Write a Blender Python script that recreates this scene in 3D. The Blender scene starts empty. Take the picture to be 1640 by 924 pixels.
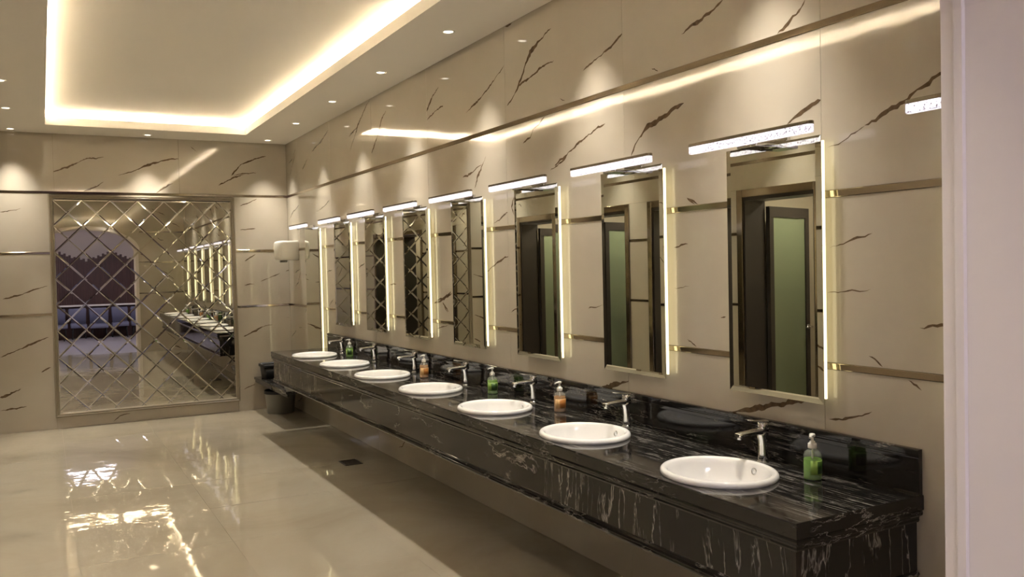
import bpy, bmesh, math, random
from mathutils import Vector, Matrix

# ------------------------------------------------------------------ camera, world, exposure
scene = bpy.context.scene
COL = scene.collection
F_PX, YAW, PITCH, ROLL, CAM_A, CAM_H = 1376.874, 0.500161, -0.026574, -0.022569, 2.70083, 1.688
_f = Vector((math.sin(YAW) * math.cos(PITCH), math.cos(YAW) * math.cos(PITCH), math.sin(PITCH)))
_r = Vector((math.cos(YAW), -math.sin(YAW), 0.0))
_u = _r.cross(_f)
_r2 = math.cos(ROLL) * _r + math.sin(ROLL) * _u
_u2 = -math.sin(ROLL) * _r + math.cos(ROLL) * _u
cam_data = bpy.data.cameras.new('camera')
cam_data.sensor_width = 36.0
cam_data.lens = F_PX / 1640.0 * 36.0
cam_data.clip_start = 0.02
cam = bpy.data.objects.new('camera', cam_data)
COL.objects.link(cam)
rot = Matrix((_r2, _u2, -_f)).transposed().to_4x4()
cam.matrix_world = Matrix.Translation((-CAM_A, 0.0, CAM_H)) @ rot
scene.camera = cam

world = bpy.data.worlds.new('world')
scene.world = world
world.use_nodes = True
world.node_tree.nodes['Background'].inputs[0].default_value = (0.30, 0.28, 0.33, 1)
world.node_tree.nodes['Background'].inputs[1].default_value = 0.15

vs = scene.view_settings
vs.view_transform = 'Standard'
vs.look = 'None'
vs.gamma = 1.0
vs.use_curve_mapping = False
vs.exposure = 2.36
try:
    scene.cycles.caustics_reflective = True
    scene.cycles.caustics_refractive = False
    scene.cycles.max_bounces = 14
    scene.cycles.glossy_bounces = 10
    scene.cycles.diffuse_bounces = 5
    scene.cycles.transparent_max_bounces = 12
    scene.cycles.sample_clamp_indirect = 25.0
    scene.cycles.blur_glossy = 0.5
except Exception:
    pass

# light levels
COVE_E = 21.0        # cove LED strips
SPOT_W = 28.0        # each downlight
BAR_E = 0.27          # crystal light bars
LED_E = 0.55          # strips behind the mirrors
LOBBY_E = 4.6        # added lilac glow panel in place of lobby daylight

# main dimensions (metres): right wall x = 0, y runs away from the camera, z up
ZC = 3.25
YB = 10.71
YN = 1.16
XL = -3.25
TRIMS = [(1.254, 1.280), (1.925, 1.953), (2.589, 2.618)]
BANDS = [(0.0, 1.254), (1.280, 1.925), (1.953, 2.589), (2.618, 3.25)]

VEINS_RIGHT = [
 (30, [(4.388, 3.09), (4.511, 3.058), (4.617, 3.013), (4.704, 2.944), (4.769, 2.862), (4.835, 2.79), (4.953, 2.731)]),
 (22, [(4.363, 2.899), (4.507, 2.884), (4.648, 2.855), (4.808, 2.827)]),
 (16, [(4.98, 2.991), (5.103, 2.947), (5.233, 2.883), (5.366, 2.842), (5.568, 2.784)]),
 (22, [(6.039, 3.064), (6.151, 3.012), (6.249, 2.941), (6.349, 2.89), (6.511, 2.839)]),
 (18, [(5.96, 2.906), (6.122, 2.89), (6.274, 2.848)]),
 (22, [(7.175, 3.074), (7.301, 3.011), (7.383, 2.904), (7.573, 2.757), (7.794, 2.66)]),
 (20, [(7.586, 3.248), (7.781, 3.158), (7.926, 3.074), (8.018, 2.997), (8.207, 2.846)]),
 (14, [(7.927, 3.065), (8.074, 3.023), (8.223, 2.998)]),
 (20, [(8.901, 3.165), (9.133, 3.087), (9.55, 3.017)]),
 (18, [(10.238, 3.138), (10.382, 3.042), (10.569, 2.995)]),
 (14, [(10.243, 3.093), (10.389, 2.974), (10.522, 2.85)]),
 (14, [(9.714, 2.962), (9.84, 2.911), (9.969, 2.86)]),
 (16, [(4.864, 3.246), (4.955, 3.238)]),
 (20, [(3.469, 2.893), (3.581, 2.884), (3.66, 2.89), (3.728, 2.863), (3.797, 2.84), (3.86, 2.823), (3.917, 2.804), (4.051, 2.777)]),
 (22, [(2.921, 2.848), (2.97, 2.832), (3.021, 2.815), (3.084, 2.794), (3.142, 2.786), (3.209, 2.767)]),
 (18, [(4.48, 2.59), (4.541, 2.554), (4.613, 2.529), (4.657, 2.484), (4.754, 2.466)]),
 (20, [(3.85, 2.442), (3.963, 2.423), (4.065, 2.391), (4.135, 2.363), (4.244, 2.328), (4.376, 2.275)]),
 (34, [(3.199, 2.441), (3.287, 2.42), (3.417, 2.384), (3.485, 2.369), (3.542, 2.326), (3.599, 2.283), (3.622, 2.243)]),
 (8, [(3.436, 2.657), (3.39, 2.626)]),
 (8, [(4.304, 2.664), (4.25, 2.635)]),
 (26, [(2.454, 2.718), (2.485, 2.683), (2.525, 2.663), (2.561, 2.646), (2.607, 2.62)]),
 (30, [(1.856, 2.309), (1.911, 2.286), (1.963, 2.273), (1.996, 2.244), (2.037, 2.233), (2.093, 2.207), (2.136, 2.189), (2.18, 2.178)]),
 (8, [(2.18, 2.178), (2.233, 2.154), (2.295, 2.132), (2.352, 2.12)]),
 (22, [(2.381, 2.313), (2.449, 2.286), (2.492, 2.273), (2.528, 2.258), (2.56, 2.243)]),
 (10, [(2.153, 1.776), (2.269, 1.748), (2.351, 1.731)]),
 (6, [(2.163, 1.572), (2.272, 1.56), (2.363, 1.553)]),
 (11, [(1.809, 1.465), (1.924, 1.446), (1.961, 1.435)]),
 (10, [(2.174, 1.321), (2.114, 1.288)]),
 (8, [(2.007, 1.248), (1.953, 1.224)]),
 (10, [(2.162, 1.109), (2.231, 1.086), (2.362, 1.051)]),
 (30, [(2.456, 1.117), (2.575, 1.095), (2.692, 1.065), (2.753, 1.042), (2.923, 1.01)]),
 (8, [(3.288, 1.759), (3.186, 1.772)]),
 (4, [(3.293, 1.563), (3.179, 1.567)]),
 (8, [(2.97, 1.433), (2.936, 1.438)]),
 (9, [(3.198, 1.312), (3.137, 1.288)]),
 (8, [(3.193, 1.985), (3.132, 1.959)]),
 (18, [(4.241, 2.317), (4.317, 2.287), (4.426, 2.251)]),
 (20, [(5.275, 2.443), (5.341, 2.377), (5.407, 2.309), (5.454, 2.237)]),
 (18, [(5.34, 2.395), (5.491, 2.355), (5.648, 2.333)]),
 (18, [(4.977, 1.751), (5.152, 1.709), (5.296, 1.646)]),
 (28, [(5.885, 1.489), (6.062, 1.44), (6.22, 1.405)]),
 (12, [(6.053, 1.42), (5.967, 1.34)]),
 (14, [(4.958, 1.378), (4.875, 1.416)]),
 (10, [(4.048, 1.435), (3.901, 1.462)]),
 (30, [(3.659, 1.073), (3.726, 1.052), (3.826, 1.023), (3.956, 1.001)]),
 (10, [(6.179, 1.205), (5.973, 1.247)]),
 (14, [(4.885, 2.134), (4.925, 2.067), (4.891, 2.012)]),
 (12, [(5.178, 1.975), (4.963, 2.043)]),
 (9, [(3.112, 1.953), (3.188, 1.99)]),
 (8, [(3.206, 1.314), (3.139, 1.286)]),
 (22, [(5.898, 1.498), (6.012, 1.459), (6.176, 1.427)]),
 (12, [(6.06, 1.42), (5.951, 1.349)]),
 (14, [(7.85, 1.744), (8.033, 1.699)]),
 (12, [(7.033, 1.553), (7.182, 1.542)]),
 (10, [(8.91, 1.681), (9.089, 1.669)]),
 (12, [(8.896, 1.372), (9.08, 1.288)]),
 (14, [(9.928, 2.506), (10.436, 2.398), (10.62, 2.321)]),
 (12, [(8.926, 2.428), (9.156, 2.367), (9.442, 2.333)]),
 (12, [(10.174, 1.709), (10.407, 1.659)]),
 (12, [(10.178, 1.667), (10.288, 1.548), (10.427, 1.487)]),
 (10, [(10.167, 1.011), (10.316, 1.0)]),
 (12, [(10.453, 0.958), (10.667, 0.867)]),
 (10, [(9.944, 1.235), (10.011, 1.183)]),
]
VEINS_BACK = [
 (22, [(-2.042, 3.015), (-2.13, 2.996), (-2.217, 2.989), (-2.294, 2.948), (-2.38, 2.906), (-2.475, 2.857), (-2.643, 2.799)]),
 (26, [(-0.813, 3.151), (-0.923, 3.101), (-1.031, 3.09), (-1.17, 3.046), (-1.329, 3.017), (-1.464, 2.983), (-1.557, 2.954), (-1.701, 2.883), (-1.902, 2.807)]),
 (14, [(-1.114, 3.175), (-1.083, 3.139), (-1.051, 3.118)]),
 (28, [(-0.242, 3.095), (-0.415, 3.042), (-0.53, 2.991), (-0.599, 2.92), (-0.664, 2.845)]),
 (16, [(-0.363, 2.893), (-0.511, 2.872), (-0.646, 2.85)]),
 (22, [(-2.054, 2.733), (-2.157, 2.667), (-2.258, 2.617)]),
 (24, [(-1.32, 2.736), (-1.414, 2.685), (-1.508, 2.627)]),
 (26, [(-0.51, 2.86), (-0.644, 2.822), (-0.811, 2.722)]),
 (12, [(-2.87, 2.427), (-2.963, 2.404), (-3.069, 2.379)]),
 (22, [(-2.646, 1.585), (-2.778, 1.542), (-2.887, 1.5), (-3.074, 1.446)]),
 (24, [(-2.653, 1.018), (-2.851, 0.943), (-2.96, 0.889), (-3.12, 0.832)]),
 (20, [(-2.642, 0.686), (-2.739, 0.64)]),
 (30, [(-2.934, 0.471), (-3.055, 0.42), (-3.135, 0.397)]),
 (20, [(-2.886, 0.281), (-3.007, 0.262), (-3.139, 0.254)]),
 (20, [(-0.367, 2.571), (-0.487, 2.517), (-0.571, 2.482)]),
 (20, [(-0.394, 2.215), (-0.58, 2.191)]),
 (16, [(-0.355, 1.009), (-0.569, 0.9)]),
 (18, [(-2.038, 0.026), (-1.978, 0.078), (-1.859, 0.098)]),
 (14, [(-0.588, 0.262), (-0.451, 0.309)]),
 (18, [(-0.115, 1.663), (-0.203, 1.621), (-0.273, 1.592), (-0.351, 1.569)]),
 (14, [(-0.428, 1.537), (-0.547, 1.523)]),
 (12, [(0.0, 1.704), (-0.044, 1.682)]),
 (22, [(-0.224, 1.035), (-0.342, 1.007), (-0.463, 0.953), (-0.574, 0.899)]),
 (20, [(-0.4, 1.895), (-0.538, 1.819)]),
 (8, [(-0.053, 1.102), (-0.009, 1.1)]),
]
random.seed(7)

# ------------------------------------------------------------------ helpers
class MB:
    """collects faces of one mesh object"""
    def __init__(self):
        self.v = []; self.f = []; self.m = []; self.s = []
    def add(self, verts, faces, mat=0, smooth=False):
        b = len(self.v)
        self.v += [tuple(p) for p in verts]
        for fc in faces:
            self.f.append([b + i for i in fc]); self.m.append(mat); self.s.append(smooth)
        return self
    def box(self, x0, x1, y0, y1, z0, z1, mat=0):
        if x0 > x1: x0, x1 = x1, x0
        if y0 > y1: y0, y1 = y1, y0
        if z0 > z1: z0, z1 = z1, z0
        v = [(x0,y0,z0),(x1,y0,z0),(x1,y1,z0),(x0,y1,z0),(x0,y0,z1),(x1,y0,z1),(x1,y1,z1),(x0,y1,z1)]
        return self.add(v, [(0,3,2,1),(4,5,6,7),(0,1,5,4),(1,2,6,5),(2,3,7,6),(3,0,4,7)], mat)
    def loft(self, rings, cap0=True, cap1=True, mat=0, smooth=True, closed=False):
        n = len(rings[0]); b = len(self.v)
        vs_ = [p for r in rings for p in r]
        fs = []
        k = len(rings)
        for i in range(k if closed else k - 1):
            j = (i + 1) % k
            for a in range(n):
                c = (a + 1) % n
                fs.append((i*n+a, i*n+c, j*n+c, j*n+a))
        self.add(vs_, fs, mat, smooth)
        if cap0 and not closed: self.f.append([b + a for a in range(n)][::-1]); self.m.append(mat); self.s.append(False)
        if cap1 and not closed: self.f.append([b + (k-1)*n + a for a in range(n)]); self.m.append(mat); self.s.append(False)
        return self
    def lathe(self, prof, c=(0,0,0), n=24, sx=1.0, sy=1.0, cap0=True, cap1=True, mat=0, smooth=True):
        rings = [[(c[0]+r*sx*math.cos(2*math.pi*a/n), c[1]+r*sy*math.sin(2*math.pi*a/n), c[2]+z) for a in range(n)] for r, z in prof]
        return self.loft(rings, cap0, cap1, mat, smooth)
    def tube(self, p0, p1, r0, r1=None, n=12, mat=0):
        r1 = r0 if r1 is None else r1
        p0 = Vector(p0); p1 = Vector(p1); d = (p1-p0).normalized()
        a = d.orthogonal().normalized(); b = d.cross(a)
        mk = lambda p, r: [tuple(p + r*(math.cos(2*math.pi*i/n)*a + math.sin(2*math.pi*i/n)*b)) for i in range(n)]
        return self.loft([mk(p0, r0), mk(p1, r1)], mat=mat)
    def build(self, name, mats, parent=None, bevel=0.0, fixn=True):
        me = bpy.data.meshes.new(name)
        me.from_pydata(self.v, [], self.f)
        if not isinstance(mats, (list, tuple)): mats = [mats]
        for m in mats: me.materials.append(m)
        me.polygons.foreach_set('material_index', self.m)
        me.polygons.foreach_set('use_smooth', self.s)
        if fixn:
            bm = bmesh.new(); bm.from_mesh(me)
            bmesh.ops.recalc_face_normals(bm, faces=bm.faces)
            bm.to_mesh(me); bm.free()
        me.update()
        o = bpy.data.objects.new(name, me)
        COL.objects.link(o)
        if parent is not None: o.parent = parent
        if bevel > 0:
            md = o.modifiers.new('bevel', 'BEVEL'); md.width = bevel; md.segments = 2; md.limit_method = 'ANGLE'
        return o

def empty(name, loc=(0,0,0), label=None, cat=None, group=None, kind=None):
    o = bpy.data.objects.new(name, None)
    o.empty_display_size = 0.1
    o.location = loc
    COL.objects.link(o)
    return tag(o, label, cat, group, kind)
def tag(o, label=None, cat=None, group=None, kind=None):
    if label: o['label'] = label
    if cat: o['category'] = cat
    if group: o['group'] = group
    if kind: o['kind'] = kind
    return o
def copy_tree(o, parent=None):
    c = o.copy()
    COL.objects.link(c)
    c.parent = parent
    for ch in list(o.children):
        copy_tree(ch, c)
    return c

# ------------------------------------------------------------------ materials
def new_mat(name):
    m = bpy.data.materials.new(name); m.use_nodes = True
    nt = m.node_tree
    return m, nt, nt.nodes['Principled BSDF']
def simple(name, col, rough=0.5, metal=0.0, spec=0.5, trans=0.0, ior=1.45, coat=0.0):
    m, nt, b = new_mat(name)
    b.inputs['Base Color'].default_value = (*col, 1)
    b.inputs['Roughness'].default_value = rough
    b.inputs['Metallic'].default_value = metal
    b.inputs['Specular IOR Level'].default_value = spec
    b.inputs['Transmission Weight'].default_value = trans
    b.inputs['IOR'].default_value = ior
    b.inputs['Coat Weight'].default_value = coat
    return m
def emit(name, col, strength):
    m, nt, b = new_mat(name)
    b.inputs['Base Color'].default_value = (*col, 1)
    b.inputs['Emission Color'].default_value = (*col, 1)
    b.inputs['Emission Strength'].default_value = strength
    return m
def N(nt, t, **kw):
    n = nt.nodes.new(t)
    for k, v in kw.items(): setattr(n, k, v)
    return n
def ramp(nt, stops, interp='LINEAR'):
    r = N(nt, 'ShaderNodeValToRGB')
    r.color_ramp.interpolation = interp
    e = r.color_ramp.elements
    e[0].position, e[0].color = stops[0][0], (*stops[0][1], 1)
    e[1].position, e[1].color = stops[-1][0], (*stops[-1][1], 1)
    for p, c in stops[1:-1]:
        x = e.new(p); x.color = (*c, 1)
    return r
def noise(nt, vec, scale, detail=3.0, rough=0.5, dist=0.0):
    n = N(nt, 'ShaderNodeTexNoise')
    n.inputs['Scale'].default_value = scale
    n.inputs['Detail'].default_value = detail
    n.inputs['Roughness'].default_value = rough
    n.inputs['Distortion'].default_value = dist
    nt.links.new(vec, n.inputs['Vector'])
    return n.outputs['Fac']
def mapping(nt, scale=(1,1,1), rot=(0,0,0), loc=(0,0,0), coord='Object'):
    tc = N(nt, 'ShaderNodeTexCoord'); mp = N(nt, 'ShaderNodeMapping')
    mp.inputs['Scale'].default_value = scale; mp.inputs['Rotation'].default_value = rot; mp.inputs['Location'].default_value = loc
    nt.links.new(tc.outputs[coord], mp.inputs['Vector'])
    return mp.outputs['Vector']

def stone_wall(name):
    m, nt, b = new_mat(name)
    v = mapping(nt)
    f = noise(nt, v, 0.9, 5, 0.55, 0.4)
    r = ramp(nt, [(0.3, (0.465, 0.412, 0.325)), (0.55, (0.505, 0.456, 0.37)), (0.75, (0.53, 0.486, 0.40))])
    nt.links.new(f, r.inputs['Fac'])
    nt.links.new(r.outputs['Color'], b.inputs['Base Color'])
    b.inputs['Roughness'].default_value = 0.05
    b.inputs['IOR'].default_value = 1.55
    w = noise(nt, v, 2.2, 2, 0.5)
    bp = N(nt, 'ShaderNodeBump'); bp.inputs['Strength'].default_value = 0.012; bp.inputs['Distance'].default_value = 0.1
    nt.links.new(w, bp.inputs['Height']); nt.links.new(bp.outputs['Normal'], b.inputs['Normal'])
    return m
def stone_floor(name):
    m, nt, b = new_mat(name)
    v = mapping(nt)
    f = noise(nt, v, 0.8, 6, 0.6, 0.8)
    r = ramp(nt, [(0.28, (0.335, 0.28, 0.20)), (0.5, (0.405, 0.352, 0.262)), (0.72, (0.465, 0.415, 0.32))])
    nt.links.new(f, r.inputs['Fac'])
    nt.links.new(r.outputs['Color'], b.inputs['Base Color'])
    b.inputs['Roughness'].default_value = 0.035
    b.inputs['IOR'].default_value = 1.6
    w = noise(nt, v, 3.5, 3, 0.5)
    bp = N(nt, 'ShaderNodeBump'); bp.inputs['Strength'].default_value = 0.02; bp.inputs['Distance'].default_value = 0.1
    nt.links.new(w, bp.inputs['Height']); nt.links.new(bp.outputs['Normal'], b.inputs['Normal'])
    return m
def black_marble(name, scale, dens=0.0, brown=0.5):
    """black stone; scale stretches the white streaks (small value = long along that axis)"""
    m, nt, b = new_mat(name)
    v = mapping(nt, scale)
    warp = mapping(nt, (1.3, 1.3, 1.3))
    wf = N(nt, 'ShaderNodeTexNoise'); wf.inputs['Scale'].default_value = 2.0; wf.inputs['Detail'].default_value = 4
    nt.links.new(warp, wf.inputs['Vector'])
    mx = N(nt, 'ShaderNodeVectorMath', operation='MULTIPLY_ADD')
    mx.inputs[1].default_value = (1.1, 1.1, 1.1)
    nt.links.new(wf.outputs['Color'], mx.inputs[0]); nt.links.new(v, mx.inputs[2])
    f = noise(nt, mx.outputs['Vector'], 1.0, 5, 0.6)
    s = N(nt, 'ShaderNodeMath', operation='SUBTRACT'); s.inputs[1].default_value = 0.5; nt.links.new(f, s.inputs[0])
    a = N(nt, 'ShaderNodeMath', operation='ABSOLUTE'); nt.links.new(s.outputs[0], a.inputs[0])
    line = ramp(nt, [(0.0, (1, 1, 1)), (0.006, (0.45, 0.45, 0.45)), (0.022, (0, 0, 0))])
    nt.links.new(a.outputs[0], line.inputs['Fac'])
    pm = noise(nt, warp, 3.0, 3, 0.6)
    gate = ramp(nt, [(0.46 - dens, (0, 0, 0)), (0.66 - dens, (1, 1, 1))])
    nt.links.new(pm, gate.inputs['Fac'])
    mul = N(nt, 'ShaderNodeMath', operation='MULTIPLY')
    nt.links.new(line.outputs['Color'], mul.inputs[0]); nt.links.new(gate.outputs['Color'], mul.inputs[1])
    base = ramp(nt, [(0.35, (0.010, 0.009, 0.009)), (0.6, (0.017, 0.0145, 0.0125)), (0.8, (0.05*brown+0.012, 0.034*brown+0.01, 0.022*brown+0.009))])
    nt.links.new(noise(nt, v, 0.6, 4, 0.6), base.inputs['Fac'])
    mix = N(nt, 'ShaderNodeMix', data_type='RGBA')
    nt.links.new(mul.outputs[0], mix.inputs[0])
    nt.links.new(base.outputs['Color'], mix.inputs[6])
    mix.inputs[7].default_value = (0.50, 0.47, 0.42, 1)
    nt.links.new(mix.outputs[2], b.inputs['Base Color'])
    b.inputs['Roughness'].default_value = 0.07
    b.inputs['IOR'].default_value = 1.5
    return m
def crystal(name):
    m, nt, b = new_mat(name)
    v = mapping(nt, (1, 1, 1), coord='Object')
    vo = N(nt, 'ShaderNodeTexVoronoi'); vo.inputs['Scale'].default_value = 130.0
    nt.links.new(v, vo.inputs['Vector'])
    r = ramp(nt, [(0.22, (0.02, 0.015, 0.03)), (0.50, (0.93, 0.87, 1.0)), (0.7, (1.0, 0.95, 1.0))])
    nt.links.new(vo.outputs['Distance'], r.inputs['Fac'])
    nt.links.new(r.outputs['Color'], b.inputs['Emission Color'])
    b.inputs['Emission Strength'].default_value = BAR_E
    b.inputs['Base Color'].default_value = (0.4, 0.38, 0.42, 1)
    b.inputs['Roughness'].default_value = 0.1
    return m
def streaky(name, c0, c1, scale, rough):
    m, nt, b = new_mat(name)
    r = ramp(nt, [(0.3, c0), (0.7, c1)])
    nt.links.new(noise(nt, mapping(nt, scale), 3.0, 4, 0.6), r.inputs['Fac'])
    nt.links.new(r.outputs['Color'], b.inputs['Base Color'])
    b.inputs['Roughness'].default_value = rough
    return m
def clear_plastic(name):
    m, nt, b = new_mat(name)
    out = nt.nodes['Material Output']
    tr = N(nt, 'ShaderNodeBsdfTransparent'); tr.inputs[0].default_value = (0.93, 0.95, 0.92, 1)
    b.inputs['Base Color'].default_value = (0.75, 0.78, 0.74, 1); b.inputs['Roughness'].default_value = 0.06
    mx = N(nt, 'ShaderNodeMixShader'); mx.inputs[0].default_value = 0.22
    nt.links.new(tr.outputs[0], mx.inputs[1]); nt.links.new(b.outputs[0], mx.inputs[2]); nt.links.new(mx.outputs[0], out.inputs['Surface'])
    return m

M = {}
M['wall'] = stone_wall('cream_polished_stone')
M['vein'] = streaky('brown_stone_vein', (0.075, 0.048, 0.026), (0.17, 0.115, 0.065), (9, 9, 9), 0.06)
M['core'] = simple('wall_core', (0.30, 0.25, 0.18), 0.8)
M['floor'] = stone_floor('beige_polished_floor')
M['grout'] = simple('floor_grout', (0.50, 0.43, 0.32), 0.6)
M['ceil'] = simple('cream_ceiling_paint', (0.87, 0.825, 0.74), 0.65)
M['trim'] = simple('champagne_metal', (0.46, 0.385, 0.29), 0.10, 1.0)
M['frame'] = simple('taupe_frame_lacquer', (0.25, 0.21, 0.15), 0.32, 0.0)
M['mirror'] = simple('silver_mirror', (0.70, 0.705, 0.63), 0.0, 1.0)
M['dmirror'] = simple('silver_mirror_tile', (0.74, 0.725, 0.66), 0.0, 1.0)
M['chrome'] = simple('chrome', (0.72, 0.72, 0.72), 0.06, 1.0)
M['nickel'] = simple('dark_nickel', (0.30, 0.26, 0.20), 0.22, 1.0)
M['black'] = simple('black_plastic', (0.012, 0.012, 0.013), 0.45)
M['top'] = black_marble('black_marble_top', (46.0, 1.1, 40.0), 0.10)
M['edge'] = black_marble('black_marble_edge', (7.0, 3.0, 22.0), 0.0)
M['apronv'] = black_marble('black_marble_vertical', (9.0, 11.0, 0.9), 0.06, 0.55)
M['apronh'] = black_marble('black_marble_wavy', (2.0, 1.7, 7.0), 0.0, 1.0)
M['ceramic'] = simple('white_ceramic', (0.90, 0.89, 0.87), 0.08, 0, 0.6)
M['white'] = simple('white_plastic', (0.88, 0.86, 0.80), 0.3)
M['clear'] = clear_plastic('clear_bottle_plastic')
M['green'] = simple('green_soap', (0.22, 0.50, 0.03), 0.25, 0, 0.5, 0.25)
M['orange'] = simple('orange_soap', (0.72, 0.34, 0.10), 0.25, 0, 0.5, 0.25)
M['labelg'] = simple('dark_green_label', (0.03, 0.085, 0.012), 0.4)
M['labelg2'] = simple('pale_green_label', (0.30, 0.48, 0.10), 0.4)
M['labelo'] = simple('amber_label', (0.55, 0.22, 0.05), 0.4)
M['labelo2'] = simple('pale_amber_label', (0.78, 0.50, 0.22), 0.4)
M['led'] = emit('warm_led', (1.0, 0.89, 0.53), LED_E)
M['cove'] = emit('cove_led', (1.0, 0.93, 0.83), COVE_E)
M['lens'] = emit('downlight_lens', (1.0, 0.90, 0.72), 1.2)
M['crystal'] = crystal('bubble_crystal_light')
M['bin'] = simple('grey_bin_plastic', (0.17, 0.165, 0.14), 0.3)
M['dark'] = simple('dark_door_frame', (0.045, 0.037, 0.030), 0.3)
M['frost'] = simple('frosted_green_glass', (0.36, 0.42, 0.26), 0.35, 0, 0.5, 0.35)
M['stall'] = simple('stall_wall', (0.42, 0.36, 0.27), 0.35)
M['paint'] = simple('lilac_white_paint', (0.72, 0.66, 0.60), 0.5)
M['lobbyfloor'] = simple('pale_lobby_floor', (0.60, 0.57, 0.60), 0.12)
M['wood'] = streaky('dark_red_wood', (0.035, 0.014, 0.012), (0.075, 0.03, 0.024), (8, 8, 1.0), 0.5)
M['blue'] = simple('blue_grey_upholstery', (0.15, 0.16, 0.24), 0.6)
M['lobbydaylight'] = emit('lilac_daylight_glow', (0.84, 0.79, 0.98), LOBBY_E)  # glow of the added panel that replaces lilac lobby daylight
M['stalllamp'] = emit('stall_lamp', (1.0, 0.92, 0.78), 40.0)

# ------------------------------------------------------------------ stone walls
def wall_point(side):
    return {'right': lambda u, z, d: (-d, u, z),
            'back': lambda u, z, d: (u, YB - d, z),
            'left': lambda u, z, d: (XL + d, u, z),
            'front': lambda u, z, d: (u, YN + d, z)}[side]
RV = random.Random(3)
def ribbon(pts, wmm, rnd):
    """jagged tapering vein outline: list of (left, right) 2-D points"""
    P = [Vector(p) for p in pts]
    L = [0]
    for a, b in zip(P, P[1:]): L.append(L[-1] + (b-a).length)
    tot = L[-1]
    n = max(5, min(60, int(tot / 0.016)))
    out = []
    ph = [rnd.uniform(0, 6.28) for _ in range(6)]
    for i in range(n + 1):
        s = tot * i / n
        k = 0
        while k < len(L) - 2 and s > L[k+1]: k += 1
        t = (s - L[k]) / max(1e-6, L[k+1] - L[k])
        p = P[k].lerp(P[k+1], t)
        d = (P[k+1] - P[k]).normalized(); nr = Vector((-d.y, d.x))
        env = max(0.0, math.sin(math.pi * min(0.999, max(0.001, i / n)))) ** 0.45
        lump = 0.42 + 0.33 * math.sin(s*19 + ph[0]) * math.sin(s*7 + ph[1]) + 0.25 * rnd.random()
        w = 0.62 * wmm / 1000.0 * env * max(0.16, lump)
        p = p + nr * (0.003 * math.sin(s*23 + ph[2]) + 0.0022 * math.sin(s*61 + ph[3]) + 0.0012 * math.sin(s*140 + ph[4]) + rnd.uniform(-0.0022, 0.0022))
        out.append((p + nr * w * rnd.uniform(0.7, 1.3), p - nr * w * rnd.uniform(0.7, 1.3)))
    return out
def random_veins(u0, u1, z0, z1, rnd, slope=0.6, amount=1.0):
    res = []
    n = int(round((u1-u0) * (z1-z0) * 1.6 * amount + rnd.random()))
    for _ in range(n):
        u = rnd.uniform(u0, u1); z = rnd.uniform(z0, z1)
        ln = rnd.uniform(0.12, 0.45); sl = slope * rnd.uniform(0.5, 1.5)
        pts = []
        for k in range(5):
            t = k / 4 * ln
            pts.append((u + t, z + t * sl + rnd.uniform(-0.02, 0.02)))
        pts = [p for p in pts if u0 + .01 < p[0] < u1 - .01 and z0 + .01 < p[1] < z1 - .01]
        if len(pts) >= 3: res.append((rnd.uniform(12, 28), pts))
    return res
def stone_tile(side, u0, u1, z0, z1, parent, veins=(), tilt=0.0009, gap=0.0012):
    fn = wall_point(side)
    a = RV.uniform(-tilt, tilt); b = RV.uniform(-tilt, tilt)
    uc, zc = (u0+u1)/2, (z0+z1)/2
    d = lambda u, z: a*(u-uc) + b*(z-zc)
    g = gap
    q = [(u0+g, z0+g), (u1-g, z0+g), (u1-g, z1-g), (u0+g, z1-g)]
    mb = MB()
    vv = [fn(u, z, -0.0125) for u, z in q] + [fn(u, z, d(u, z)) for u, z in q]
    mb.add(vv, [(0,1,2,3),(4,5,6,7),(0,1,5,4),(1,2,6,5),(2,3,7,6),(3,0,4,7)])
    o = None
    rib = MB()
    for w, pts in veins:
        rb = ribbon(pts, w, RV)
        vs_ = []
        for l, r in rb:
            for p in (l, r):
                u = min(max(p.x, u0+g), u1-g); z = min(max(p.y, z0+g), z1-g)
                vs_.append(fn(u, z, d(u, z) + 0.0004))
        rib.add(vs_, [(2*i, 2*i+1, 2*i+3, 2*i+2) for i in range(len(rb)-1)])
    nb = len(mb.f)
    mb.add(rib.v, rib.f, 1)
    o = mb.build('wall_tile', [M['wall'], M['vein']], parent, fixn=False)
    # orient the faces: tile faces outward, veins toward the room
    bm = bmesh.new(); bm.from_mesh(o.data); bm.faces.ensure_lookup_table()
    bmesh.ops.recalc_face_normals(bm, faces=[f for f in bm.faces if f.material_index == 0])
    room = Vector(fn(0, 0, 1)) - Vector(fn(0, 0, 0))
    for f in bm.faces:
        f.normal_update()
        if f.material_index == 1 and f.normal.dot(room) < 0: f.normal_flip()
    bm.to_mesh(o.data); bm.free()
    return o
def pick(veins, u0, u1, z0, z1):
    res = []
    for w, p in veins:
        cu = sum(q[0] for q in p)/len(p); cz = sum(q[1] for q in p)/len(p)
        if u0 <= cu < u1 and z0 <= cz < z1: res.append((w, p))
    return res
TRIM_N = [0]
def trim_strip(side, u0, u1, z0, z1, label, proud=0.004):
    TRIM_N[0] += 1
    fn = wall_point(side)
    pr = [(-0.012, z0+0.0005), (0.0012, z0+0.0005), (0.0022, z0+0.002), (0.0042, z1-0.002), (0.003, z1-0.0005), (-0.012, z1-0.0005)]
    o = MB().loft([[fn(u0, z, d) for d, z in pr], [fn(u1, z, d) for d, z in pr]], smooth=False).build('trim_%d' % TRIM_N[0], M['trim'], None)
    return tag(o, label, 'trim', None, 'structure')

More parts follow.
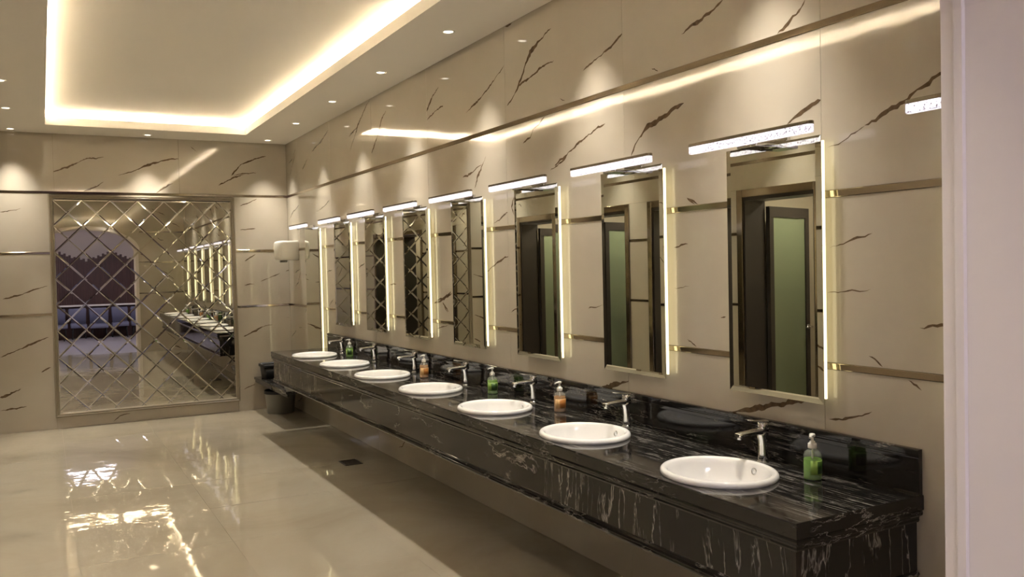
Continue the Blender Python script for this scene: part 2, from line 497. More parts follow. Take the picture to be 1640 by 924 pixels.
# right wall
wr = MB().box(0.0125, 0.16, YN-0.25, YB+0.15, 0, 3.6).build('wall_right', M['core'])
tag(wr, 'cream veined stone wall carrying the row of mirrors and the vanity', 'wall', None, 'structure')
JY = [YN, 2.383, 3.68, 4.978, 6.276, 7.574, 8.872, 10.17, YB]
for zi, (z0, z1) in enumerate(BANDS):
    for u0, u1 in zip(JY, JY[1:]):
        vv = pick(VEINS_RIGHT, u0, u1, z0, z1)
        if zi == 0: vv = vv + [x for x in random_veins(u0, u1, 0.02, 0.5, RV, -0.7, 0.7)]
        stone_tile('right', u0, u1, z0, z1, wr, vv)
for (z0, z1), nm in zip(TRIMS, ('lower', 'middle', 'upper')):
    trim_strip('right', YN, YB, z0, z1, '%s champagne metal strip along the mirror wall' % nm)

# back wall
wb = MB().box(XL-0.15, 0.16, YB+0.0125, YB+0.16, 0, 3.6).build('wall_back', M['core'])
tag(wb, 'cream veined stone end wall behind the diamond mirror', 'wall', None, 'structure')
JX = [XL, -2.55, -1.252, 0.0]
for u0, u1 in zip(JX, JX[1:]):
    stone_tile('back', u0, u1, *BANDS[3], wb, pick(VEINS_BACK, u0, u1, *BANDS[3]), 0.002)
for z0, z1 in BANDS[:3]:
    zz = 0.0
    for u0, u1 in ((XL, -2.60), (-0.655, 0.0)):
        stone_tile('back', u0, u1, z0, z1, wb, pick(VEINS_BACK, u0, u1, z0, z1), 0.002)
stone_tile('back', -2.60, -0.655, 0, 0.15, wb, pick(VEINS_BACK, -2.6, -0.655, 0, 0.15))
trim_strip('back', XL, 0, *TRIMS[2], 'upper champagne metal strip across the end wall above the diamond mirror')
for (z0, z1), nm in zip(TRIMS[:2], ('lower', 'middle')):
    trim_strip('back', XL, -2.614, z0, z1, '%s short champagne metal strip left of the diamond mirror' % nm)
    trim_strip('back', -0.639, 0, z0, z1, '%s short champagne metal strip right of the diamond mirror' % nm)

# left wall with four doorways (seen in the mirrors)
DOORS = [(5.24, 6.10), (6.62, 7.48), (7.97, 8.83), (9.55, 10.41)]
DTOP = 2.28; CAS = 0.075
wl_mb = MB()
edges = [YN-0.25] + [e for d in DOORS for e in d] + [YB+0.15]
for a, b in zip(edges[0::2], edges[1::2]): wl_mb.box(XL-0.25, XL-0.0125, a, b, 0, DTOP)
wl_mb.box(XL-0.25, XL-0.0125, YN-0.25, YB+0.15, DTOP, 3.6)
wl = wl_mb.build('wall_left', M['core'])
tag(wl, 'cream veined stone wall with dark framed doorways, seen in the mirrors', 'wall', None, 'structure')
segs = []
e2 = [YN] + [e for d in DOORS for e in (d[0]-CAS, d[1]+CAS)] + [YB]
for a, b in zip(e2[0::2], e2[1::2]):
    k = max(1, int(round((b-a)/1.3)))
    segs += [(a+(b-a)*i/k, a+(b-a)*(i+1)/k) for i in range(k)]
zt = DTOP + CAS
for u0, u1 in segs:
    for z0, z1 in (BANDS[0], BANDS[1], (1.953, zt)):
        stone_tile('left', u0, u1, z0, z1, wl, random_veins(u0, u1, z0, z1, RV, 0.6))
    for z0, z1 in TRIMS[:2]:
        trim_strip('left', u0, u1, z0, z1, 'champagne metal strip between doorways reflected in the mirrors')
JL = [YN, 2.6, 3.9, 5.2, 6.5, 7.8, 9.1, 10.2, YB]
for u0, u1 in zip(JL, JL[1:]):
    stone_tile('left', u0, u1, zt, 2.589, wl, random_veins(u0, u1, zt, 2.589, RV, 0.5))
    stone_tile('left', u0, u1, 2.618, 3.25, wl, random_veins(u0, u1, 2.618, 3.25, RV, 0.6))
trim_strip('left', YN, YB, *TRIMS[2], 'upper champagne metal strip above the doorways')

# front wall with the entrance arch
AX0, AX1 = -2.98, -1.012
ASPR, ARISE = 2.20, 0.45
def arch_pts(x0, x1, spr, rise, n=24):
    c = (x0+x1)/2; hw = (x1-x0)/2
    return [(c - hw*math.cos(math.pi*i/n), spr + rise*math.sin(math.pi*i/n)) for i in range(n+1)]
def arch_wall_mesh(x0, x1, top, ax0, ax1, spr, rise, y0, y1):
    mb = MB()
    mb.box(x0, ax0, y0, y1, 0, top); mb.box(ax1, x1, y0, y1, 0, top)
    ap = arch_pts(ax0, ax1, spr, rise)
    for (xa, za), (xb, zb) in zip(ap, ap[1:]):
        v = [(xa,y0,za),(xb,y0,zb),(xb,y0,top),(xa,y0,top),(xa,y1,za),(xb,y1,zb),(xb,y1,top),(xa,y1,top)]
        mb.add(v, [(0,1,2,3),(4,5,6,7),(0,1,5,4),(3,2,6,7)])
    return mb
wf_ = arch_wall_mesh(-4.6, 0.75, 3.6, AX0-0.012, AX1+0.012, ASPR, ARISE+0.012, YN-0.235, YN-0.0125).build('wall_front', M['paint'])
tag(wf_, 'entrance wall with a round-topped arch, reflected in the diamond mirror', 'wall', None, 'structure')
CW = 0.07
for z0, z1 in BANDS[:3]:
    zz1 = z1 if z1 < 2.2 else 2.589
    stone_tile('front', AX1+CW, 0, z0, zz1, wf_, random_veins(AX1+CW, 0, z0, zz1, RV, -0.6))
    stone_tile('front', XL, AX0-CW, z0, zz1, wf_, random_veins(XL, AX0-CW, z0, zz1, RV, -0.6))
for (z0, z1), nm in zip(TRIMS[:2], ('lower', 'middle')):
    trim_strip('front', AX1+CW, 0, z0, z1, '%s champagne metal strip between arch and mirror wall' % nm)
# panel over the arch, one clad piece with the curve cut out
mb = MB()
ap = arch_pts(AX0-CW, AX1+CW, ASPR, ARISE+CW)
ap = [(x, z) for x, z in ap]
for (xa, za), (xb, zb) in zip(ap, ap[1:]):
    mb.add([(xa,YN-.012,za),(xb,YN-.012,zb),(xb,YN-.012,3.25),(xa,YN-.012,3.25),(xa,YN,za),(xb,YN,zb),(xb,YN,3.25),(xa,YN,3.25)], [(0,1,2,3),(4,5,6,7),(0,1,5,4),(3,2,6,7)])
mb.build('arch_panel', M['wall'], wf_)
stone_tile('front', AX1+CW, 0, 2.618, 3.25, wf_, random_veins(AX1+CW, 0, 2.618, 3.25, RV, -0.6))
stone_tile('front', XL, AX0-CW, 2.618, 3.25, wf_, ())
trim_strip('front', AX1+CW, 0, *TRIMS[2], 'upper champagne metal strip beside the entrance arch')
# moulded jamb lining of the arch: stepped profile swept round the opening
prof = [(0.0, 0.010), (0.0, -0.020), (0.007, -0.023), (0.007, -0.042), (0.0, -0.045), (0.0, -0.200), (0.008, -0.205), (0.008, -0.245), (-0.07, -0.255), (-0.07, -0.236), (-0.012, -0.236), (-0.012, -0.013), (-0.07, -0.013), (-0.07, 0.016), (-0.02, 0.016)]
def arch_ring(off):
    x0, x1 = AX0+off, AX1-off
    pts = [(x0, 0.0)] + arch_pts(x0, x1, ASPR, ARISE-off, 32) + [(x1, 0.0)]
    return pts
rings = []
for off, dy in prof: rings.append(arch_ring(off))
npt = len(rings[0])
mb = MB()
loops = [[(rings[k][i][0], YN + prof[k][1], rings[k][i][1]) for k in range(len(prof))] for i in range(npt)]
mb.loft(loops, smooth=False)
ac = mb.build('arch_lining', M['paint'], wf_)

# ------------------------------------------------------------------ ceiling with cove tray
CX0, CX1, CY0, CY1 = -2.62, -0.60, 1.80, 10.10
LIP = 0.082; UPZ = 3.405; REC = 0.14
cb = MB()
def ring_box(mb, x0, x1, y0, y1, X0, X1, Y0, Y1, z0, z1):
    mb.box(X0, X1, Y0, y0, z0, z1); mb.box(X0, X1, y1, Y1, z0, z1)
    mb.box(X0, x0, y0, y1, z0, z1); mb.box(x1, X1, y0, y1, z0, z1)
ring_box(cb, CX0-.0182, CX1+.0182, CY0-.0182, CY1+.0182, XL, 0.0, YN, YB, ZC, ZC+0.03)
ceil = cb.build('ceiling', M['ceil'])
tag(ceil, 'cream ceiling with a recessed tray and hidden cove lighting', 'ceiling', None, 'structure')
fb = MB(); ring_box(fb, CX0, CX1, CY0, CY1, CX0-0.018, CX1+0.018, CY0-0.018, CY1+0.018, ZC, ZC+LIP)
fb.build('cove_fascia', M['ceil'], ceil)
ub = MB(); ub.box(CX0-REC-.03, CX1+REC+.03, CY0-REC-.03, CY1+REC+.03, UPZ, UPZ+0.03)
ub.build('tray_panel', M['ceil'], ceil)
sb = MB(); ring_box(sb, CX0-REC, CX1+REC, CY0-REC, CY1+REC, CX0-REC-.03, CX1+REC+.03, CY0-REC-.03, CY1+REC+.03, ZC+0.03, UPZ)
sb.build('cove_side', M['ceil'], ceil)
LT = ZC + 0.031
def cove_strip(x0, x1, y0, y1, lab):
    o = MB().box(x0, x1, y0, y1, LT, LT+0.004).build('cove_led_strip', M['cove'])
    tag(o, lab, 'led strip', 'cove light strips')
cove_strip(CX1+0.024, CX1+0.042, CY0-0.02, CY1+0.02, 'warm cove light strip along the ceiling tray edge nearest the mirror wall')
cove_strip(CX0-0.042, CX0-0.024, CY0-0.02, CY1+0.02, 'warm cove light strip along the left edge of the ceiling tray')
cove_strip(CX0-0.02, CX1+0.02, CY1+0.024, CY1+0.042, 'warm cove light strip at the far end of the ceiling tray')
cove_strip(CX0-0.02, CX1+0.02, CY0-0.042, CY0-0.024, 'warm cove light strip at the entrance end of the ceiling tray')

# ------------------------------------------------------------------ floor
fl = MB().box(XL-0.3, 0.16, YN-0.25, YB+0.15, -0.12, -0.012).build('floor', M['grout'])
tag(fl, 'polished beige stone floor reflecting the lights', 'floor', None, 'structure')
fx = [XL, -2.56, -1.70, -0.84, 0.0]
fy = [YN - 0.23] + [YB - 0.86*k for k in range(11, -1, -1)]
fy = sorted(set([round(y, 3) for y in fy if y > YN+0.3 or y == YN-0.23]))
for x0, x1 in zip(fx, fx[1:]):
    for y0, y1 in zip(fy, fy[1:]):
        a = RV.uniform(-.0007, .0007); b = RV.uniform(-.0007, .0007); g = 0.0004
        xc, yc = (x0+x1)/2, (y0+y1)/2
        q = [(x0+g, y0+g), (x1-g, y0+g), (x1-g, y1-g), (x0+g, y1-g)]
        h = lambda x, y: a*(x-xc) + b*(y-yc)
        v = [(x, y, -0.0121) for x, y in q] + [(x, y, h(x, y)) for x, y in q]
        MB().add(v, [(0,3,2,1),(4,5,6,7),(0,1,5,4),(1,2,6,5),(2,3,7,6),(3,0,4,7)]).build('floor_tile', M['floor'], fl, fixn=False)

# ------------------------------------------------------------------ vanity counter
ZT = 0.8485; XF = -0.627; YE = 1.95; YFAR = 9.08
SINK_Y = [2.572 + 0.952*i for i in range(7)]
SX = -0.388; SRX, SRY = 0.215, 0.245
ORD = ['nearest the camera', 'second from the camera', 'third from the camera', 'fourth from the camera', 'fifth from the camera', 'sixth from the camera', 'farthest from the camera']
van = empty('vanity_counter', (0, 0, 0), 'long black marble vanity counter with white streaks under the mirrors', 'counter')
mb = MB()
cells = [YE] + [(a+b)/2 for a, b in zip(SINK_Y, SINK_Y[1:])] + [YFAR]
NS = 48
for sy, c0, c1 in zip(SINK_Y, cells, cells[1:]):
    ring_i = []; ring_o = []
    x0, x1 = XF+0.004, -0.002
    corners = [(x1, c0), (x1, c1), (x0, c1), (x0, c0)]
    angs = sorted(set([2*math.pi*k/NS for k in range(NS)] + [math.atan2(cy_-sy, cx_-SX) % (2*math.pi) for cx_, cy_ in corners]))
    for t in angs:
        dx, dy = math.cos(t), math.sin(t)
        ts = []
        if dx > 1e-9: ts.append((x1-SX)/dx)
        if dx < -1e-9: ts.append((x0-SX)/dx)
        if dy > 1e-9: ts.append((c1-sy)/dy)
        if dy < -1e-9: ts.append((c0+(0.004 if c0 == YE else 0)-sy)/dy)
        s = min(ts)
        ring_o.append((SX+dx*s, sy+dy*s))
        k = 1/math.sqrt((dx/(SRX*0.9))**2 + (dy/(SRY*0.9))**2)
        ring_i.append((SX+dx*k, sy+dy*k))
    n = len(angs)
    v = [(x, y, ZT) for x, y in ring_o] + [(x, y, ZT) for x, y in ring_i] + [(x, y, ZT-0.03) for x, y in ring_i] + [(x, y, ZT-0.03) for x, y in ring_o]
    fc = []
    for i in range(n):
        j = (i+1) % n
        fc += [(i, j, n+j, n+i), (n+i, n+j, 2*n+j, 2*n+i), (2*n+i, 2*n+j, 3*n+j, 3*n+i)]
    mb.add(v, fc)
mb.build('counter_top', M['top'], van)
def sweep(profile, name, mat, y_far=YFAR, smooth=False):
    """profile of (inset, z) run along the front edge and round the near end"""
    loops = []
    for px, py in (('f', y_far), ('f', None), ('w', None)):
        lp = []
        for d, z in profile:
            if px == 'f' and py is not None: lp.append((XF+d, py, z))
            elif px == 'f': lp.append((XF+d, YE+d, z))
            else: lp.append((-0.002, YE+d, z))
        loops.append(lp)
    return MB().loft(loops, smooth=smooth).build(name, mat, van)
sweep([(0.004, ZT), (0.0012, ZT-0.0015), (0.0, ZT-0.005), (0.0, ZT-0.052), (0.004, ZT-0.056), (0.030, ZT-0.056), (0.030, ZT-0.03), (0.012, ZT-0.005)], 'edge_band', M['edge'])
sweep([(0.006, 0.792), (0.004, 0.785), (0.005, 0.777), (0.010, 0.772), (0.017, 0.770), (0.019, 0.762), (0.018, 0.755), (0.021, 0.748), (0.030, 0.744), (0.045, 0.744), (0.045, 0.792)], 'upper_moulding', M['edge'])
sweep([(0.030, 0.572), (0.022, 0.568), (0.018, 0.561), (0.022, 0.554), (0.024, 0.551), (0.018, 0.547), (0.015, 0.539), (0.018, 0.531), (0.026, 0.527), (0.05, 0.527), (0.05, 0.572)], 'lower_moulding', M['edge'])
AJ = [YE+0.029, 3.575, 4.867, 6.16, 7.45, YFAR]
for i, (a, b) in enumerate(zip(AJ, AJ[1:])):
    MB().box(XF+0.028, XF+0.048, a+0.0006, b-0.0006, 0.56, 0.76).build('apron_panel', M['apronv'] if i in (0, 4) else M['apronh'], van)
MB().box(XF+0.0485, -0.002, YE+0.029, YE+0.05, 0.535, 0.77).build('end_panel', M['apronv'], van)
MB().box(XF+0.0485, -0.002, YFAR-0.02, YFAR, 0.53, 0.80).build('far_end_panel', M['apronv'], van)
# backsplash with a moulded cap
bs = [(0.002, ZT), (0.020, ZT), (0.020, 0.962), (0.0235, 0.964), (0.0240, 0.978), (0.0205, 0.981), (0.0205, 0.986), (0.0235, 0.989), (0.0235, 1.006), (0.021, 1.009), (0.002, 1.009)]
MB().loft([[(-d, YE+0.005, z) for d, z in bs], [(-d, YFAR, z) for d, z in bs]], smooth=False).build('backsplash', M['edge'], van)

# ------------------------------------------------------------------ basins
def make_sink():
    root = empty('wash_basin', (0,0,0))
    prof = [(0.90, -0.012), (0.985, 0.0005), (1.0, 0.004), (1.0, 0.010), (0.99, 0.017), (0.965, 0.0225), (0.93, 0.024), (0.895, 0.0215), (0.87, 0.015), (0.85, 0.0), (0.80, -0.045), (0.70, -0.085), (0.52, -0.115), (0.30, -0.130), (0.12, -0.135)]
    b = MB().lathe(prof, n=56, sx=SRX, sy=SRY, cap0=False, cap1=True)
    # outer skin under the counter
    b.lathe([(0.895, -0.014), (0.87, -0.05), (0.77, -0.095), (0.55, -0.13), (0.3, -0.146), (0.1, -0.148)], n=56, sx=SRX, sy=SRY, cap0=False, cap1=True)
    b.build('bowl', M['ceramic'], root)
    # overflow ring on the bowl wall on the faucet side
    r = MB()
    c = Vector((SRX*0.845, -0.01, -0.012)); nrm = Vector((-1, 0, 0.22)).normalized()
    a = Vector((0, 1, 0)); bb = nrm.cross(a)
    rings = []
    for rr, dd in ((0.015, -0.004), (0.015, 0.003), (0.0125, 0.0045), (0.010, 0.003), (0.0085, 0.0005)):
        rings.append([tuple(c + nrm*dd + rr*(math.cos(2*math.pi*i/18)*a + math.sin(2*math.pi*i/18)*bb)) for i in range(18)])
    r.loft(rings, True, False)
    ov = r.build('overflow_ring', M['chrome'], root)
    MB().loft([[tuple(c + nrm*0.0002 + 0.0088*(math.cos(2*math.pi*i/18)*a + math.sin(2*math.pi*i/18)*bb)) for i in range(18)],
               [tuple(c + nrm*0.0012 + 0.007*(math.cos(2*math.pi*i/18)*a + math.sin(2*math.pi*i/18)*bb)) for i in range(18)]]).build('overflow_plug', M['ceramic'], ov)
    MB().lathe([(0.030, -0.1345), (0.030, -0.131), (0.024, -0.130), (0.018, -0.128), (0.001, -0.127)], n=20).build('drain', M['chrome'], root)
    return root
proto = make_sink()
for i, y in enumerate(SINK_Y):
    o = proto if i == 0 else copy_tree(proto)
    o.location = (SX, y, ZT)
    tag(o, 'white oval basin set into the black counter, %s' % ORD[i], 'basin', 'white basins in the counter')

# ------------------------------------------------------------------ faucets
def oval(c, ax, ay, rx, ry, n=16, p=2.0):
    out = []
    for i in range(n):
        t = 2*math.pi*i/n; ct, st = math.cos(t), math.sin(t)
        cx_ = math.copysign(abs(ct)**(2/p), ct); sy_ = math.copysign(abs(st)**(2/p), st)
        out.append(tuple(Vector(c) + Vector(ax)*rx*cx_ + Vector(ay)*ry*sy_))
    return out
def make_faucet():
    root = empty('basin_faucet', (0,0,0))
    X = (1,0,0); Y = (0,1,0)
    MB().lathe([(0.027, 0.0), (0.027, 0.004), (0.024, 0.006)], n=24).build('base_ring', M['chrome'], root)
    st = [(0.0, 0.005, .0225, .0225), (0.0, 0.03, .020, .0205), (-0.001, 0.06, .0175, .0185), (-0.004, 0.09, .0165, .018), (-0.008, 0.112, .019, .019), (-0.006, 0.125, .021, .020)]
    MB().loft([oval((x, 0, z), X, Y, rx, ry, 20) for x, z, rx, ry in st]).build('stem', M['chrome'], root)
    # flat tapering spout toward the bowl
    sp = [(0.018, 0.128, .017, .0155), (-0.02, 0.129, .0195, .014), (-0.06, 0.130, .0185, .0105), (-0.11, 0.128, .0175, .0085), (-0.138, 0.126, .017, .0085), (-0.143, 0.125, .014, .006)]
    s = MB().loft([oval((x, 0, z), Y, (0,0,1), ry, rz, 16, 3.2) for x, z, ry, rz in sp]).build('spout', M['chrome'], root)
    MB().tube((-0.128, 0, 0.121), (-0.131, 0, 0.106), 0.0105, 0.0095, 14).build('aerator', M['chrome'], s)
    MB().lathe([(0.0195, 0.136), (0.021, 0.140), (0.021, 0.156), (0.019, 0.163), (0.012, 0.166)], n=22).build('cartridge_head', M['chrome'], root)
    lv = [(0.022, 0.168, .013, .004), (-0.01, 0.170, .014, .0042), (-0.05, 0.176, .012, .0035), (-0.092, 0.184, .009, .0026)]
    MB().loft([oval((x, 0, z), Y, (0,0,1), ry, rz, 12, 3.0) for x, z, ry, rz in lv]).build('lever', M['chrome'], root)
    return root
proto = make_faucet()
for i, y in enumerate(SINK_Y):
    o = proto if i == 0 else copy_tree(proto)
    o.location = (-0.088, y+0.06, ZT)
    o.rotation_euler = (0, 0, [0.0, 0.03, -0.02, 0.02, -0.03, 0.0, 0.02][i])
    tag(o, 'chrome single-lever faucet behind the basin %s' % ORD[i], 'faucet', 'chrome basin faucets')

# ------------------------------------------------------------------ soap bottles
def make_bottle(kind, fill):
    root = empty('soap_bottle', (0,0,0))
    liq = M['green'] if kind == 'green' else M['orange']
    l1, l2 = (M['labelg'], M['labelg2']) if kind == 'green' else (M['labelo'], M['labelo2'])
    MB().lathe([(0.030, 0.0), (0.034, 0.002), (0.0345, 0.008), (0.0335, 0.014), (0.0335, 0.085), (0.0325, 0.094), (0.028, 0.104), (0.020, 0.112), (0.0135, 0.117), (0.0125, 0.124)], n=32, sy=1.0, sx=1.0, cap1=False).build('body', M['clear'], root)
    MB().lathe([(0.028, 0.0015), (0.0325, 0.003), (0.033, 0.009), (0.0322, 0.015), (0.0322, fill), (0.031, fill+0.001)], n=32).build('soap', liq, root)
    def patch(a0, a1, z0, z1, r, mat, name, par):
        n = 10; m2 = MB(); ri = []
        for z in (z0, z1):
            pass
        pts = []
        for k in range(n+1):
            a = math.radians(a0 + (a1-a0)*k/n)
            pts.append((math.cos(a), math.sin(a)))
        v = [(x*r, y*r, z0) for x, y in pts] + [(x*r, y*r, z1) for x, y in pts] + [(x*(r-.0006), y*(r-.0006), z0) for x, y in pts] + [(x*(r-.0006), y*(r-.0006), z1) for x, y in pts]
        k = n+1
        f = [(i, i+1, k+i+1, k+i) for i in range(n)] + [(2*k+i, 3*k+i, 3*k+i+1, 2*k+i+1) for i in range(n)] + [(k+i, k+i+1, 3*k+i+1, 3*k+i) for i in range(n)] + [(i, 2*k+i, 2*k+i+1, i+1) for i in range(n)]
        f += [(0, k, 3*k, 2*k), (n, 2*k+n, 3*k+n, k+n)]
        return m2.add(v, f, 0, True).build(name, mat, par)
    lab = patch(180, 330, 0.022, 0.076, 0.0343, l2, 'label', root)
    patch(225, 300, 0.026, 0.072, 0.0350, l1, 'label_print', lab)
    MB().lathe([(0.0165, 0.119), (0.0168, 0.121), (0.0165, 0.136), (0.015, 0.138), (0.011, 0.139), (0.0095, 0.146), (0.006, 0.147)], n=24).build('collar', M['white'], root)
    p = MB().lathe([(0.0055, 0.145), (0.005, 0.162)], n=14)
    p.lathe([(0.0105, 0.162), (0.0115, 0.164), (0.0115, 0.171), (0.009, 0.174)], n=18)
    p.loft([oval((-0.004, 0, 0.168), (0,1,0), (0,0,1), .0075, .005, 12), oval((-0.022, 0, 0.168), (0,1,0), (0,0,1), .006, .0045, 12), oval((-0.034, 0, 0.164), (0,1,0), (0,0,1), .0045, .0038, 12)])
    p.build('pump', M['white'], root)
    MB().tube((0, 0, 0.012), (0.0, 0, 0.122), 0.003, 0.003, 8).build('dip_tube', M['white'], root)
    return root
bspec = [('green', 0.078, (-0.145, 2.318), 0.5, 'green soap bottle with white pump beside the nearest basin and backsplash end'),
         ('orange', 0.088, (-0.130, 4.165), 0.2, 'orange soap bottle with white pump between the second and third basins from the camera'),
         ('green', 0.090, (-0.120, 5.02), 0.1, 'full green soap bottle between the third and fourth basins from the camera'),
         ('orange', 0.094, (-0.160, 6.08), 0.3, 'pale orange soap bottle between the fourth and fifth basins from the camera'),
         ('green', 0.090, (-0.143, 7.945), -0.2, 'small far green soap bottle beside the basin farthest from the camera')]
for k, fl_, (x, y), rz, lab in bspec:
    o = make_bottle(k, fl_); o.location = (x, y, ZT+0.0003); o.rotation_euler = (0, 0, rz)
    tag(o, lab, 'soap bottle', 'pump soap bottles on the counter')

# ------------------------------------------------------------------ wall mirrors with LED edges
MIR_Y = [1.565] + [2.603 + 0.9655*i for i in range(7)]
MZ0, MZ1, MW = 1.120, 2.166, 0.520
def make_mirror(w, z0, z1):
    """bevelled mirror facing -x, its centre on y = 0"""
    root = empty('wall_mirror', (0,0,0))
    h = w/2; bv = 0.026; t = -0.052
    g = MB()
    out = [(-h, z0), (h, z0), (h, z1), (-h, z1)]
    inn = [(-h+bv, z0+bv), (h-bv, z0+bv), (h-bv, z1-bv), (-h+bv, z1-bv)]
    g.add([(t, y, z) for y, z in inn], [(0, 1, 2, 3)])
    g.add([(t+0.005, y, z) for y, z in out], [(0, 1, 2, 3)])
    o = g.build('glass', M['mirror'], root, fixn=False)
    b2 = MB()
    b2.add([(t, y, z) for y, z in inn] + [(t+0.0018, y, z) for y, z in out] + [(t+0.005, y, z) for y, z in out],
           [(i, (i+1) % 4, 4+(i+1) % 4, 4+i) for i in range(4)] + [(4+i, 4+(i+1) % 4, 8+(i+1) % 4, 8+i) for i in range(4)])
    b2.build('bevel', M['mirror'], o)
    MB().box(-0.0468, -0.001, -h+0.05, h-0.05, z0+0.05, z1-0.05).build('backing_box', M['white'], root)
    for s in (-1, 1):
        MB().box(-0.032, -0.024, s*(h-0.016), s*(h-0.006), z0+0.02, z1-0.02).build('led_strip', M['led'], root)
    return root
proto = make_mirror(MW, MZ0, MZ1)
MLAB = ['tall backlit mirror tucked behind the entrance arch pier, beyond the counter end'] + ['tall backlit mirror above the basin %s' % s for s in ORD]
for i, y in enumerate(MIR_Y):
    o = proto if i == 0 else copy_tree(proto)
    o.location = (0, y, 0)
    tag(o, MLAB[i], 'mirror', 'backlit wall mirrors')
o = make_mirror(0.56, 0.47, 2.160)
o.location = (0, 9.475, 0)
tag(o, 'extra tall backlit mirror by the far corner beyond the counter end', 'mirror', 'backlit wall mirrors')

# ------------------------------------------------------------------ light bars
def make_bar():
    root = empty('mirror_light_bar', (0,0,0))
    h = 0.345; r = 0.017
    def stadium(z, hh, rr):
        pts = []
        for k in range(9):
            a = math.pi*k/8; pts.append((rr*math.cos(a), hh-rr+rr*math.sin(a), z))
        for k in range(9):
            a = math.pi + math.pi*k/8; pts.append((rr*math.cos(a), -hh+rr+rr*math.sin(a), z))
        return pts
    MB().loft([stadium(0.0145, h, r+.001), stadium(0.026, h, r+.001), stadium(0.028, h-.002, r-.002)], smooth=False).build('metal_cover', M['nickel'], root)
    MB().loft([stadium(-0.016, h-.004, r-.005), stadium(-0.013, h-.001, r-.001), stadium(0.0142, h-.001, r-.001)], smooth=False).build('crystal_diffuser', M['crystal'], root)
    MB().box(0.0, 0.165, -0.055, 0.055, -0.030, -0.017).build('arm', M['chrome'], root, bevel=0.003)
    MB().box(0.150, 0.1695, -0.075, 0.075, -0.045, 0.018).build('wall_plate', M['chrome'], root, bevel=0.003)
    return root
proto = make_bar()
BY = [1.535] + [2.618 + 0.9665*i for i in range(7)] + [9.58]
BLAB = ['crystal light bar cut off by the entrance pier'] + ['crystal light bar over the mirror above the basin %s' % s for s in ORD] + ['crystal light bar over the extra tall corner mirror']
for i, y in enumerate(BY):
    o = proto if i == 0 else copy_tree(proto)
    o.location = (-0.170, y, 2.176)
    tag(o, BLAB[i], 'light bar', 'crystal mirror lights')

# ------------------------------------------------------------------ diamond mirror on the end wall
dm = empty('diamond_mirror', (-1.63, YB, 0), 'large framed mirror of diamond-shaped tiles on the end wall', 'mirror')
OX = 1.63; OY = -YB
FX0, FX1, FZ0, FZ1 = -2.614, -0.639, 0.126, 2.582
IX0, IX1, IZ0, IZ1 = -2.570, -0.683, 0.170, 2.527
fp = [(0.0, 0.0), (0.0, 0.030), (0.006, 0.040), (0.016, 0.043), (0.024, 0.036), (0.030, 0.040), (0.038, 0.038), (0.044, 0.026), (0.046, 0.012), (0.046, 0.0)]
corn = [(FX0, FZ0, 1, 1), (FX1, FZ0, -1, 1), (FX1, FZ1, -1, -1), (FX0, FZ1, 1, -1)]
for k, nm in enumerate(('frame_rail', 'frame_stile', 'frame_rail', 'frame_stile')):
    a, b = corn[k], corn[(k+1) % 4]
    lp = [[(c[0]+OX+c[2]*d, -h-0.0006, c[1]+c[3]*d) for d, h in fp] for c in (a, b)]
    MB().loft(lp, smooth=False).build(nm, M['frame'], dm)
MB().box(FX0+OX+.01, FX1+OX-.01, -0.010, -0.001, FZ0+.01, FZ1-.01).build('backing_board', M['black'], dm)
def clip_poly(poly, rect):
    x0, x1, z0, z1 = rect
    for ax, lim, sgn in ((0, x0, 1), (0, x1, -1), (1, z0, 1), (1, z1, -1)):
        out = []
        for i in range(len(poly)):
            a, b = poly[i], poly[(i+1) % len(poly)]
            da, db = sgn*(a[ax]-lim), sgn*(b[ax]-lim)
            if da >= 0: out.append(a)
            if (da > 0 and db < 0) or (da < 0 and db > 0):
                t = da/(da-db); out.append((a[0]+t*(b[0]-a[0]), a[1]+t*(b[1]-a[1])))
        poly = out
        if len(poly) < 3: return []
    return poly
def inset_poly(poly, d):
    n = len(poly); ar = sum(poly[i][0]*poly[(i+1) % n][1]-poly[(i+1) % n][0]*poly[i][1] for i in range(n))/2
    if ar < 0: poly = poly[::-1]
    res = poly
    big = 10.0
    out = [(-big, -big), (big, -big), (big, big), (-big, big)]
    for i in range(n):   # intersect inset half planes
        a, b = poly[i], poly[(i+1) % n]
        ex, ez = b[0]-a[0], b[1]-a[1]; L = math.hypot(ex, ez)
        if L < 1e-6: continue
        nx, nz = -ez/L, ex/L
        new = []
        for k in range(len(out)):
            p, q = out[k], out[(k+1) % len(out)]
            dp = (p[0]-a[0])*nx + (p[1]-a[1])*nz - d; dq = (q[0]-a[0])*nx + (q[1]-a[1])*nz - d
            if dp >= 0: new.append(p)
            if dp*dq < 0:
                t = dp/(dp-dq); new.append((p[0]+t*(q[0]-p[0]), p[1]+t*(q[1]-p[1])))
        out = new
        if len(out) < 3: return []
    return out
def clean(poly):
    out = []
    for p in poly:
        if not out or math.hypot(p[0]-out[-1][0], p[1]-out[-1][1]) > 0.002: out.append(p)
    if len(out) > 1 and math.hypot(out[0][0]-out[-1][0], out[0][1]-out[-1][1]) <= 0.002: out.pop()
    return out
PX, PZ = 0.2855, 0.2905
RD = random.Random(11)
